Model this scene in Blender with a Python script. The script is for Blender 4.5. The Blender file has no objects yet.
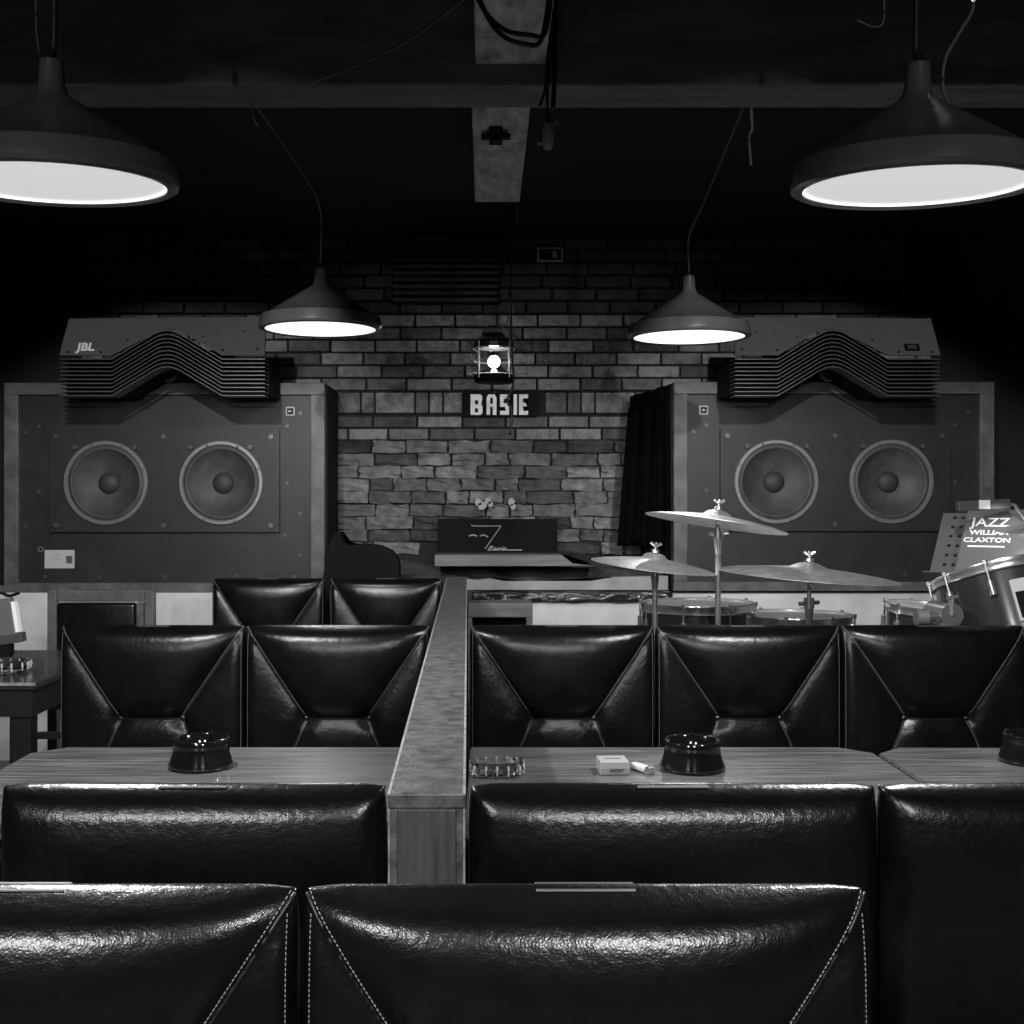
import bpy, bmesh, math, random
from mathutils import Vector, Matrix
random.seed(7)
R = math.radians
S = bpy.context.scene
C = S.collection

# ------------------------------------------------------------------ camera
cam = bpy.data.objects.new('camera', bpy.data.cameras.new('camera'))
C.objects.link(cam); S.camera = cam
cam.location = (0, 0, 1.18); cam.rotation_euler = (R(90), 0, 0)
cam.data.sensor_width = 36; cam.data.lens = 1200/1024*36
cam.data.shift_x = (512-485)/1024; cam.data.shift_y = -(512-501)/1024
cam.data.clip_start = 0.02
def W(px, py, Y): return Vector(((px-485)/1200*Y, Y, 1.18-(py-501)/1200*Y))
# ------------------------------------------------------------------ light
S.view_settings.view_transform = 'Standard'; S.view_settings.look = 'None'
S.view_settings.gamma = 1; S.view_settings.use_curve_mapping = False
S.view_settings.exposure = 0.0
w = bpy.data.worlds.new('world'); S.world = w; w.use_nodes = True
w.node_tree.nodes['Background'].inputs[0].default_value = (1, 1, 1, 1)
w.node_tree.nodes['Background'].inputs[1].default_value = 0.0008
LAMP_W = 62.0      # pendant bulbs (watts)
SMALL_W = 14.0
OVER_W = 68.0
SPOT_W = 165.0     # ceiling spotlights on the loudspeakers
REAR_W = 65.0      # added spotlights behind the viewer, to light the pendant shades
LANTERN_W = 15.0
# ------------------------------------------------------------------ materials
def mat(name, col, rough=.5, metal=0, spec=.5, bump=None, var=None, coat=0, emit=None, trans=0, stretch=(1, 1, 1), ior=1.45):
    m = bpy.data.materials.new(name); m.use_nodes = True
    nt = m.node_tree; b = nt.nodes['Principled BSDF']
    b.inputs['Base Color'].default_value = (col, col, col, 1)
    b.inputs['Roughness'].default_value = rough; b.inputs['Metallic'].default_value = metal
    b.inputs['Specular IOR Level'].default_value = spec; b.inputs['Coat Weight'].default_value = coat
    b.inputs['Coat Roughness'].default_value = .12
    b.inputs['Transmission Weight'].default_value = trans; b.inputs['IOR'].default_value = ior
    if emit:
        b.inputs['Emission Color'].default_value = (1, 1, 1, 1); b.inputs['Emission Strength'].default_value = emit
    tc = nt.nodes.new('ShaderNodeTexCoord'); mp = nt.nodes.new('ShaderNodeMapping')
    mp.inputs['Scale'].default_value = stretch
    nt.links.new(tc.outputs['Object'], mp.inputs['Vector'])
    if var:                       # (scale, low, high, detail): blotchy greys of the material itself
        n = nt.nodes.new('ShaderNodeTexNoise'); n.inputs['Scale'].default_value = var[0]; n.inputs['Detail'].default_value = var[3]
        n.inputs['Roughness'].default_value = .65
        r = nt.nodes.new('ShaderNodeMapRange'); r.inputs['From Min'].default_value = .3; r.inputs['From Max'].default_value = .7
        r.inputs['To Min'].default_value = var[1]; r.inputs['To Max'].default_value = var[2]
        nt.links.new(mp.outputs[0], n.inputs['Vector']); nt.links.new(n.outputs['Fac'], r.inputs['Value'])
        cb = nt.nodes.new('ShaderNodeCombineColor')
        for k in range(3): nt.links.new(r.outputs[0], cb.inputs[k])
        nt.links.new(cb.outputs[0], b.inputs['Base Color'])
    if bump:                      # list of (kind, scale, strength, distance)
        prev = None
        for kind, sc, st, dist in bump:
            if kind == 'vor':
                n = nt.nodes.new('ShaderNodeTexVoronoi'); n.feature = 'DISTANCE_TO_EDGE'; out = n.outputs['Distance']
            else:
                n = nt.nodes.new('ShaderNodeTexNoise'); n.inputs['Detail'].default_value = 6; out = n.outputs['Fac']
            n.inputs['Scale'].default_value = sc; nt.links.new(mp.outputs[0], n.inputs['Vector'])
            bp = nt.nodes.new('ShaderNodeBump'); bp.inputs['Strength'].default_value = st; bp.inputs['Distance'].default_value = dist
            nt.links.new(out, bp.inputs['Height'])
            if prev: nt.links.new(prev.outputs[0], bp.inputs['Normal'])
            prev = bp
        nt.links.new(prev.outputs[0], b.inputs['Normal'])
    return m
LEATHER = mat('black_leather', .012, .26, spec=.55, var=(9, .002, .006, 5), bump=[('vor', 330, .3, .0007), ('noise', 110, .35, .0018), ('noise', 30, .2, .004), ('noise', 7, .2, .012)])
PIPING = mat('leather_piping', .03, .35)
BUTTON = mat('leather_button', .012, .22, spec=.8)
THREAD = mat('pale_thread', .38, .7)
TAB = mat('brushed_tab', .10, .4, metal=.2)
BLACKWOOD = mat('black_painted_wood', .012, .5)
TABLE = mat('table_wood', .1, .33, coat=.25, var=(11, .012, .2, 12), stretch=(.45, 9, 5), bump=[('noise', 14, .25, .002)])
RAIL = mat('worn_rail_wood', .1, .36, spec=.6, var=(38, .02, .15, 12), bump=[('noise', 160, .5, .0015), ('noise', 30, .3, .003)])
RAILEDGE = mat('rubbed_edge', .3, .4, var=(60, .12, .45, 8))
FRAMEW = mat('cabinet_frame_wood', .2, .5, var=(10, .04, .14, 8), stretch=(1, 1, 1), bump=[('noise', 60, .15, .002)])
CABINET = mat('cabinet_dark_panel', .03, .5, var=(8, .010, .023, 7))
CARC = mat('cabinet_side', .008, .7, spec=.2)
CONE = mat('speaker_cone', .06, .6, var=(12, .035, .075, 6), bump=[('noise', 90, .2, .002)])
DUST = mat('dust_cap', .035, .6)
BASKET = mat('basket_ring', .2, .4, metal=.5)
BOLT = mat('dull_bolt', .1, .4, metal=.6)
STEEL = mat('bolt_steel', .35, .35, metal=.8)
HORNF = mat('horn_fascia', .1, .5, var=(120, .07, .115, 4), bump=[('noise', 300, .2, .001)])
SLAT = mat('horn_slat', .07, .38, metal=.2)
BLACK = mat('matte_black', .004, .8, spec=.2)
GLOSSBLACK = mat('gloss_black_ceramic', .006, .06, spec=.7, coat=.5)
WHITEP = mat('white_print', .8, .6)
PLINTH = mat('white_painted_board', .6, .6, var=(5, .48, .68, 6))
CHROME = mat('chrome', .8, .2, metal=.9)
CYM = mat('cymbal_bronze', .6, .42, metal=.75, var=(30, .45, .8, 6), bump=[('noise', 120, .25, .001)])
HEAD = mat('drum_head', .4, .4)
SHELL = mat('drum_shell', .025, .2, coat=.6)
SHADEM = mat('lamp_shade_metal', .12, .25, metal=.35, var=(6, .09, .14, 4))
LIT = mat('lamp_diffuser_glow', .3, .5, emit=.60)
LITRIM = mat('lamp_glow_rim', .9, .5, emit=1.3)
LITHOT = mat('small_lamp_diffuser_glow', .3, .5, emit=1.2)
CORD = mat('black_cord', .012, .5)
ROPE = mat('grey_cord', .1, .7)
BEAM = mat('old_beam_wood', .2, .7, var=(9, .2, .8, 9), stretch=(3, 1, 1), bump=[('noise', 20, .6, .01)])
BEAMX = mat('cross_beam_wood', .09, .8, var=(9, .1, .22, 9), stretch=(.5, 2, 2), bump=[('noise', 30, .4, .006)])
CEIL = mat('black_ceiling', .012, .9)
WALLB = mat('black_wall', .02, .9, var=(3, .012, .03, 4))
FLOORM = mat('floor_boards', .05, .45, var=(7, .02, .2, 7), stretch=(1, 6, 1))
MORTAR = mat('dark_mortar', .02, .95, bump=[('noise', 60, .6, .01)])
GLASS = mat('clear_glass', .95, .02, trans=1, ior=1.5)
LANTG = mat('lantern_glass', .95, .02, trans=1, ior=1.02)
BULB = mat('glowing_bulb', 1, .5, emit=40)
PAPER = mat('pale_card', .45, .7)
PAGES = mat('page_edges', .75, .8)
BOOKM = mat('silver_grey_book_cover', .11, .33, coat=.3)
PERF = mat('grey_painted_metal', .11, .42, metal=.4)
CLOTH = mat('black_cloth', .003, .95, spec=.05, bump=[('noise', 12, .5, .02)])
STONE = mat('dark_stone', .045, .85, var=(9, .02, .08, 8), bump=[('noise', 14, .8, .02)])
WOODG = mat('grey_shelf_wood', .14, .55, var=(12, .09, .19, 8), stretch=(.4, 4, 4))
CARDB = mat('crumpled_grey_board', .28, .6, var=(8, .2, .34, 5), bump=[('noise', 9, .6, .02)])
FOIL = mat('black_plastic_sheet', .02, .15, spec=.8, bump=[('noise', 10, 1, .03)])
PORC = mat('dusty_porcelain', .3, .4)
PACK = mat('cigarette_pack_card', .42, .35, coat=.4)
LIGHTER = mat('white_lighter_plastic', .7, .3)

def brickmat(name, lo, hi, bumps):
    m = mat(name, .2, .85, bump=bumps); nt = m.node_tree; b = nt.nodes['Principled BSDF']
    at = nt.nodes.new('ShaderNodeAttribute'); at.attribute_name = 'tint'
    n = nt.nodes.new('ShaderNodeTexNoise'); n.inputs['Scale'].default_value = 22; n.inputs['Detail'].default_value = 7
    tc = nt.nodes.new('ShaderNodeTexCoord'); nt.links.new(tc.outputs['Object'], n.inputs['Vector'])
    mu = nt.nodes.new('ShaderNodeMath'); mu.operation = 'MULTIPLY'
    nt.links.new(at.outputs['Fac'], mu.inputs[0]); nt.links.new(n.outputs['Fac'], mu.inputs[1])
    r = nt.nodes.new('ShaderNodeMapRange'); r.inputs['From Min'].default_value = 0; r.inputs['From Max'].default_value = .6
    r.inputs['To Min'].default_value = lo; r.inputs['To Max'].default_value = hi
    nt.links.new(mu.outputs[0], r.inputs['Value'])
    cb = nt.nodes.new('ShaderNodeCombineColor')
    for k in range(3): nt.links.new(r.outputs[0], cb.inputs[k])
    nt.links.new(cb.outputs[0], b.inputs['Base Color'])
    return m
BRICK = brickmat('grey_brick', .004, .30, [('noise', 60, .8, .01), ('noise', 18, .5, .02)])
BRICKD = brickmat('beam_shaded_brick', .02, .075, [('noise', 70, .5, .006)])  # darker brick: the cross beam's shadow is put into the colour

# ------------------------------------------------------------------ mesh helpers
def BM(): return bmesh.new()
def obj(name, bm, m, parent=None, smooth=False, kind=None, loc=None, rot=None, auto=None):
    bmesh.ops.recalc_face_normals(bm, faces=bm.faces)
    me = bpy.data.meshes.new(name); bm.to_mesh(me); bm.free()
    me.materials.append(m)
    if smooth:
        for p in me.polygons: p.use_smooth = True
        if auto: me.set_sharp_from_angle(angle=R(auto))
    o = bpy.data.objects.new(name, me); C.objects.link(o)
    if parent: o.parent = parent
    if kind: o['kind'] = kind
    if loc is not None: o.location = loc
    if rot is not None: o.rotation_euler = rot
    return o
def tag(o, label, cat=None, group=None):
    o['label'] = label
    if cat: o['category'] = cat
    if group: o['group'] = group
    return o
def thing(name, label, cat, loc=(0, 0, 0), rot=(0, 0, 0), group=None):
    o = bpy.data.objects.new(name, None); C.objects.link(o); o.empty_display_size = .05
    o.location = loc; o.rotation_euler = rot
    return tag(o, label, cat, group)
def kids(o): return [c for c in bpy.data.objects if c.parent == o]
def dup(root, loc, rot=None, label=None):
    r = root.copy(); C.objects.link(r); r.location = loc
    if rot is not None: r.rotation_euler = rot
    if label: r['label'] = label
    for ch in kids(root):
        c = ch.copy(); C.objects.link(c); c.parent = r
        for g in kids(ch):
            d = g.copy(); C.objects.link(d); d.parent = c
    return r
def box(bm, x0, x1, y0, y1, z0, z1, bev=0, M=None, seg=2):
    mt = Matrix.Translation(((x0+x1)/2, (y0+y1)/2, (z0+z1)/2)) @ Matrix.Diagonal((abs(x1-x0), abs(y1-y0), abs(z1-z0), 1))
    if M is not None: mt = M @ mt
    g = bmesh.ops.create_cube(bm, size=1, matrix=mt)
    if bev:
        es = list({e for v in g['verts'] for e in v.link_edges})
        bmesh.ops.bevel(bm, geom=es, offset=bev, segments=seg, affect='EDGES', profile=.5)
    return bm
def B(*a, **k): return box(BM(), *a, **k)
def lathe(bm, prof, n=48, M=None, close=False):
    M = M or Matrix(); rings = []
    for r, z in prof:
        if r < 1e-6: rings.append([bm.verts.new(M @ Vector((0, 0, z)))])
        else: rings.append([bm.verts.new(M @ Vector((r*math.cos(2*math.pi*i/n), r*math.sin(2*math.pi*i/n), z))) for i in range(n)])
    pairs = list(zip(rings[:-1], rings[1:]))
    if close: pairs.append((rings[-1], rings[0]))
    for a, b in pairs:
        for i in range(n):
            j = (i+1) % n
            if len(a) == 1 and len(b) == 1: continue
            if len(a) == 1: bm.faces.new((a[0], b[i], b[j]))
            elif len(b) == 1: bm.faces.new((a[i], b[0], a[j]))
            else: bm.faces.new((a[i], b[i], b[j], a[j]))
    return bm
def cyl(bm, p0, p1, r, n=12, r1=None):
    p0 = Vector(p0); p1 = Vector(p1); d = p1-p0
    M = Matrix.Translation(p0) @ d.to_track_quat('Z', 'Y').to_matrix().to_4x4()
    r1 = r if r1 is None else r1
    return lathe(bm, [(0, 0), (r, 0), (r1, d.length), (0, d.length)], n, M)
def tube(bm, pts, r, n=6):
    pts = [Vector(p) for p in pts]; rings = []
    for i, p in enumerate(pts):
        t = (pts[min(i+1, len(pts)-1)] - pts[max(i-1, 0)]).normalized()
        q = t.to_track_quat('Z', 'Y').to_matrix()
        rings.append([bm.verts.new(p + q @ Vector((r*math.cos(2*math.pi*k/n), r*math.sin(2*math.pi*k/n), 0))) for k in range(n)])
    for a, b in zip(rings[:-1], rings[1:]):
        for k in range(n): bm.faces.new((a[k], a[(k+1) % n], b[(k+1) % n], b[k]))
    bm.faces.new(rings[0]); bm.faces.new(rings[-1])
    return bm
def curve_pts(ctrl, n=8):                       # catmull-rom through points
    c = [Vector(p) for p in ctrl]; c = [2*c[0]-c[1]]+c+[2*c[-1]-c[-2]]; out = []
    for i in range(1, len(c)-2):
        for k in range(n):
            t = k/n; a, b, d, e = c[i-1], c[i], c[i+1], c[i+2]
            out.append(.5*((2*b)+(d-a)*t+(2*a-5*b+4*d-e)*t*t+(3*b-a-3*d+e)*t**3))
    return out+[c[-2]]
def prism(bm, poly, y0, y1, M=None):            # outline in x,z pushed through y
    M = M or Matrix()
    a = [bm.verts.new(M @ Vector((x, y0, z))) for x, z in poly]; b = [bm.verts.new(M @ Vector((x, y1, z))) for x, z in poly]
    bm.faces.new(a); bm.faces.new(b[::-1]); n = len(poly)
    for i in range(n): bm.faces.new((a[i], a[(i+1) % n], b[(i+1) % n], b[i]))
    bmesh.ops.triangulate(bm, faces=[f for f in bm.faces if len(f.verts) > 4])
    return bm
def text(name, s, size, m, parent=None, loc=(0, 0, 0), rot=(R(90), 0, 0), depth=.0008, sx=1, shear=0, bold=0):
    cu = bpy.data.curves.new(name, 'FONT'); cu.body = s; cu.size = size; cu.extrude = depth; cu.shear = shear; cu.offset = bold
    cu.align_x = 'CENTER'; cu.align_y = 'CENTER'; cu.resolution_u = 3
    t = bpy.data.objects.new(name+'_src', cu); C.objects.link(t)
    dg = bpy.context.evaluated_depsgraph_get(); dg.update()
    me = bpy.data.meshes.new_from_object(t.evaluated_get(dg)); bpy.data.objects.remove(t)
    me.name = name; me.materials.clear(); me.materials.append(m)
    o = bpy.data.objects.new(name, me); C.objects.link(o); o.parent = parent
    o.location = loc; o.rotation_euler = rot; o.scale = (sx, 1, 1)
    return o

# ------------------------------------------------------------------ room shell
XL, XR, YB, YF, ZC = -2.75, 3.25, -2.2, 6.2, 2.51
obj('floor', B(XL, XR, YB, YF, -.06, 0), FLOORM, kind='structure')
obj('ceiling', B(XL, XR, YB, YF, ZC, ZC+.06), CEIL, kind='structure')
obj('wall_left', B(XL-.06, XL, YB, YF, 0, ZC), WALLB, kind='structure')
obj('wall_right', B(XR, XR+.06, YB, YF, 0, ZC), WALLB, kind='structure')
obj('wall_front', B(XL, XR, YB-.06, YB, 0, ZC), WALLB, kind='structure')
obj('wall_back_mortar', B(XL, XR, 6.022, YF, 0, ZC), MORTAR, kind='structure').name = 'wall_back'

def bricks(name, z_top, rows, pitch, x0, x1, m, rough=0, bl=.2125, yf=6.0, tall=None, keep=None, seed=1):
    rnd = random.Random(seed); bm = BM(); lay = bm.verts.layers.float.new('tint')
    z = z_top
    for r in range(rows):
        x = x0 - (bl/2 if r % 2 else 0) + rnd.uniform(-.02, .02)
        while x < x1:
            L = bl*rnd.uniform(.93, 1.07) if not rough else bl*rnd.choice([.55, .8, 1, 1, 1.1])
            a, b = max(x, x0)+.0055, min(x+L, x1)-.0055
            if b-a > .03 and (keep is None or keep((a+b)/2, z-pitch/2)):
                off = rnd.uniform(-.006, .006) + (rnd.uniform(-.02, .012) if rough else 0)
                tint = rnd.uniform(.12, .85) if rough else rnd.uniform(.25, 1.25)
                n0 = len(bm.verts)
                j = rough*.006
                hgt = pitch-(.010 if not rough else .006)
                g = bmesh.ops.create_cube(bm, size=1, matrix=Matrix.Translation(((a+b)/2, yf+off+.03, z-pitch/2)) @ Matrix.Diagonal((b-a, .06, hgt, 1)))
                es = list({e for v in g['verts'] for e in v.link_edges})
                if rough:
                    bmesh.ops.subdivide_edges(bm, edges=es, cuts=2, use_grid_fill=True)
                else:
                    bmesh.ops.bevel(bm, geom=es, offset=.003, segments=1, affect='EDGES')
                bm.verts.ensure_lookup_table()
                for v in bm.verts[n0:] if not rough else [v for v in bm.verts if v[lay] == 0]:
                    v[lay] = tint
                    if rough: v.co += Vector((rnd.uniform(-j, j), rnd.uniform(-2*j, 1.5*j), rnd.uniform(-j, j)))
            x += L
        z -= pitch
    o = obj(name, bm, m); o['kind'] = 'structure'; return o
zt = 1.18-(314-501)/200
bricks('trim_1', zt+6*.0635, 6, .0635, -1.98, 2.1, BRICKD, yf=5.985, seed=3)      # courses above the lit wall, shade painted into their colour
bricks('trim_2', zt, 6, .064, -2.02, 2.24, BRICK, seed=4)                           # neat courses
zb = zt-6*.064-.006
rb = random.Random(9); bmb = BM(); lay = bmb.verts.layers.float.new('tint')
x = -1.02
while x < 1.1:                                                                     # tall band of blocks
    L = rb.choice([.07, .11, .2, .2])
    if not (-.13 < x+L/2 < .30):
        n0 = len(bmb.verts); box(bmb, x+.004, x+L-.004, 5.99, 6.05, zb-.105, zb-.004, bev=.004); bmb.verts.ensure_lookup_table()
        t = rb.uniform(.35, 1.1)
        for v in bmb.verts:
            if v[lay] == 0: v[lay] = t
    x += L
obj('trim_3', bmb, BRICK, kind='structure')
zr = zb-.118
bricks('trim_4', zr, 2, .062, -1.4, 1.5, BRICK, seed=11)
bricks('trim_5', zr-2*.062, 9, .0635, -.80, .78, BRICK, rough=1, seed=12,
       keep=lambda x, z: z > 1.02 or not (-.24 < x < .36))
# ledge of dark broken stone under the brickwork
bm = BM(); g = bmesh.ops.create_grid(bm, x_segments=70, y_segments=14, size=.5)
rs = random.Random(5)
from mathutils import noise
for v in bm.verts:
    u, t = v.co.x+.5, v.co.y+.5
    v.co = Vector((-.95+1.95*u, 5.99-.45*(1-t)**1.0, .70+.17*t**.6)) + Vector((0, -.05, .04))*noise.noise(Vector((u*16, t*4, 2)))
obj('trim_6', bm, STONE, smooth=True, kind='structure')
# ceiling beams
def beam(name, x0, x1, y0, y1, z0, z1, m):
    bm = B(x0, x1, y0, y1, z0, z1, bev=.006)
    return obj(name, bm, m, kind='structure')
beam('trim_7', XL, XR, 3.08, 3.26, 2.247, ZC, BEAMX)
b8 = W(472, 65, 3.08)
beam('trim_8', -.025, .155, -.5, 3.08, 2.30, ZC, BEAM)
beam('trim_9', -.038, .13, 3.26, 4.5, 2.30, ZC, BEAM)
# white plinth boards below the loudspeakers
bm = B(-2.55, -.72, 5.46, 5.95, 0, .762); obj('trim_10', bm, PLINTH, kind='structure')
bm = B(.205, 2.7, 5.46, 5.95, 0, .762-.005); 
obj('trim_11', bm, PLINTH, kind='structure')

# ------------------------------------------------------------------ loudspeaker cabinets
def disc_y(r, y0, y1, n=24, cx=0, cz=0, bm=None):
    bm = bm or BM(); return cyl(bm, (cx, y1, cz), (cx, y0, cz), r, n)
def plate_holes(x0, x1, z0, z1, y0, y1, centres, rad):
    bm = BM(); mid = sum(c[0] for c in centres)/2
    for (cx, cz), (a, b) in zip(centres, ((x0, mid), (mid, x1))):
        cor = [math.atan2(z-cz, x-cx) for x in (a, b) for z in (z0, z1)]
        an = sorted([2*math.pi*i/64-math.pi for i in range(64)]+cor); rows = []
        for q in an:
            c, s_ = math.cos(q), math.sin(q); t = 1e9
            if c > 1e-9: t = min(t, (b-cx)/c)
            if c < -1e-9: t = min(t, (a-cx)/c)
            if s_ > 1e-9: t = min(t, (z1-cz)/s_)
            if s_ < -1e-9: t = min(t, (z0-cz)/s_)
            rows.append([bm.verts.new(v) for v in ((cx+rad*c, y0, cz+rad*s_), (cx+t*c, y0, cz+t*s_), (cx+t*c, y1, cz+t*s_), (cx+rad*c, y1, cz+rad*s_))])
        n = len(rows)
        for i in range(n):
            p, q = rows[i], rows[(i+1) % n]
            for k in range(4):
                try: bm.faces.new((p[k], p[(k+1) % 4], q[(k+1) % 4], q[k]))
                except ValueError: pass
    return bm
def cabinet(cx, zb, h, label, mirror, card):
    hw = .7335; t = thing('loudspeaker_cabinet', label, 'loudspeaker', (cx, 5.5, zb))
    WC = [(-.266, .5), (.261, .5)]
    obj('carcass', B(-hw, hw, .075, .49, 0, h), CARC, t)
    fw = .064
    for a in ((-hw, hw, h-.055, h), (-hw, hw, 0, .042), (-hw, -hw+fw, .042, h-.055), (hw-fw, hw, .042, h-.055)):
        obj('frame_board', B(a[0], a[1], -.012, .075, a[2], a[3], bev=.003), FRAMEW, t)
    obj('baffle', plate_holes(-hw+fw+.001, hw-fw-.001, .042, h-.055, .012, .03, WC, .17), CABINET, t)
    obj('driver_panel', plate_holes(-.52, .527, .275, .742, -.014, .011, WC, .17), CABINET, t)
    for wx in (-.266, .261):
        ring = BM(); Mx = Matrix.Translation((wx, -.0145, .5)) @ Matrix.Rotation(R(90), 4, 'X')
        lathe(ring, [(.172, 0), (.193, 0), (.1925, .008), (.189, .011), (.176, .011), (.172, .006)], 72, Mx, close=True)
        for k in range(8):
            a = R(k*45+20); cyl(ring, (wx+.1825*math.cos(a), -.023, .5+.1825*math.sin(a)), (wx+.1825*math.cos(a), -.029, .5+.180*math.sin(a)), .006, 8)
        rg = obj('woofer', ring, BASKET, t, smooth=True, auto=35)
        cb = BM(); lathe(cb, [(.173, .001), (.168, .003), (.162, .009), (.155, .009), (.150, .002), (.147, -.003), (.10, -.027), (.05, -.052), (0, -.055)], 72, Mx)
        obj('cone', cb, CONE, rg, smooth=True)
        dc = BM(); lathe(dc, [(.050, -.053), (.048, -.042), (.038, -.030), (.02, -.023), (0, -.021)], 40, Mx)
        obj('dust_cap', dc, DUST, rg, smooth=True)
        for a in (50, 130):
            obj('clamp', disc_y(.011, -.034, -.014, 12, wx+.212*math.cos(R(a)), .5+.212*math.sin(R(a))), SLAT, rg, smooth=True, auto=40)
    bolts = [(-.49, .71), (0, .71), (.49, .71), (-.49, .305), (0, .305), (.49, .305)]
    for bx, bz in bolts: obj('bolt', disc_y(.012, -.026, -.0145, 8, bx, bz), BOLT, t)
    for bx, bz in [(-.64, .73), (-.58, .76), (-.58, .46), (-.64, .3), (-.55, .07), (-.3, .065), (0, .07), (.33, .075), (.59, .07), (.62, .17), (.55, .26), (.62, .36), (.56, .5), (.56, .76), (.62, .82)]:
        obj('bolt', disc_y(.009, .004, .0125, 8, bx, bz), SLAT, t)
    s = 1 if not mirror else -1
    bx = .573*s - (.0 if s > 0 else .02)
    bd = obj('badge', B(bx-.021, bx+.021, .006, .0125, .808, .85, bev=.004), PAPER, t)
    obj('badge_face', B(bx-.014, bx+.014, .004, .0065, .815, .843), BLACK, bd)
    text('badge_print', 'JBL', .014, WHITEP, bd, (bx, .0032, .829))
    if card:
        cd = obj('card', B(-.555, -.418, .009, .0125, .108, .192), PAPER, t)
        obj('card_print', B(-.455, -.427, .008, .0092, .13, .165), FRAMEW, cd)
        text('card_print', '-- ----\n-- ---- -', .016, CARC, cd, (-.50, .0085, .16))
        lt = BM(); lathe(lt, [(.008, 0), (.014, 0), (.014, .005), (.008, .005)], 20, Matrix.Translation((-.573, .0125, .195)) @ Matrix.Rotation(R(90), 4, 'X'), close=True)
        obj('key_ring', lt, STEEL, t)
    return t
cabinet(-1.467, .763, .958, 'large dark speaker cabinet left of the brickwork, white card at lower left', False, True)
cabinet(1.597, .768, .957, 'large dark speaker cabinet right of the brickwork, behind the drum cymbals', True, False)

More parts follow.
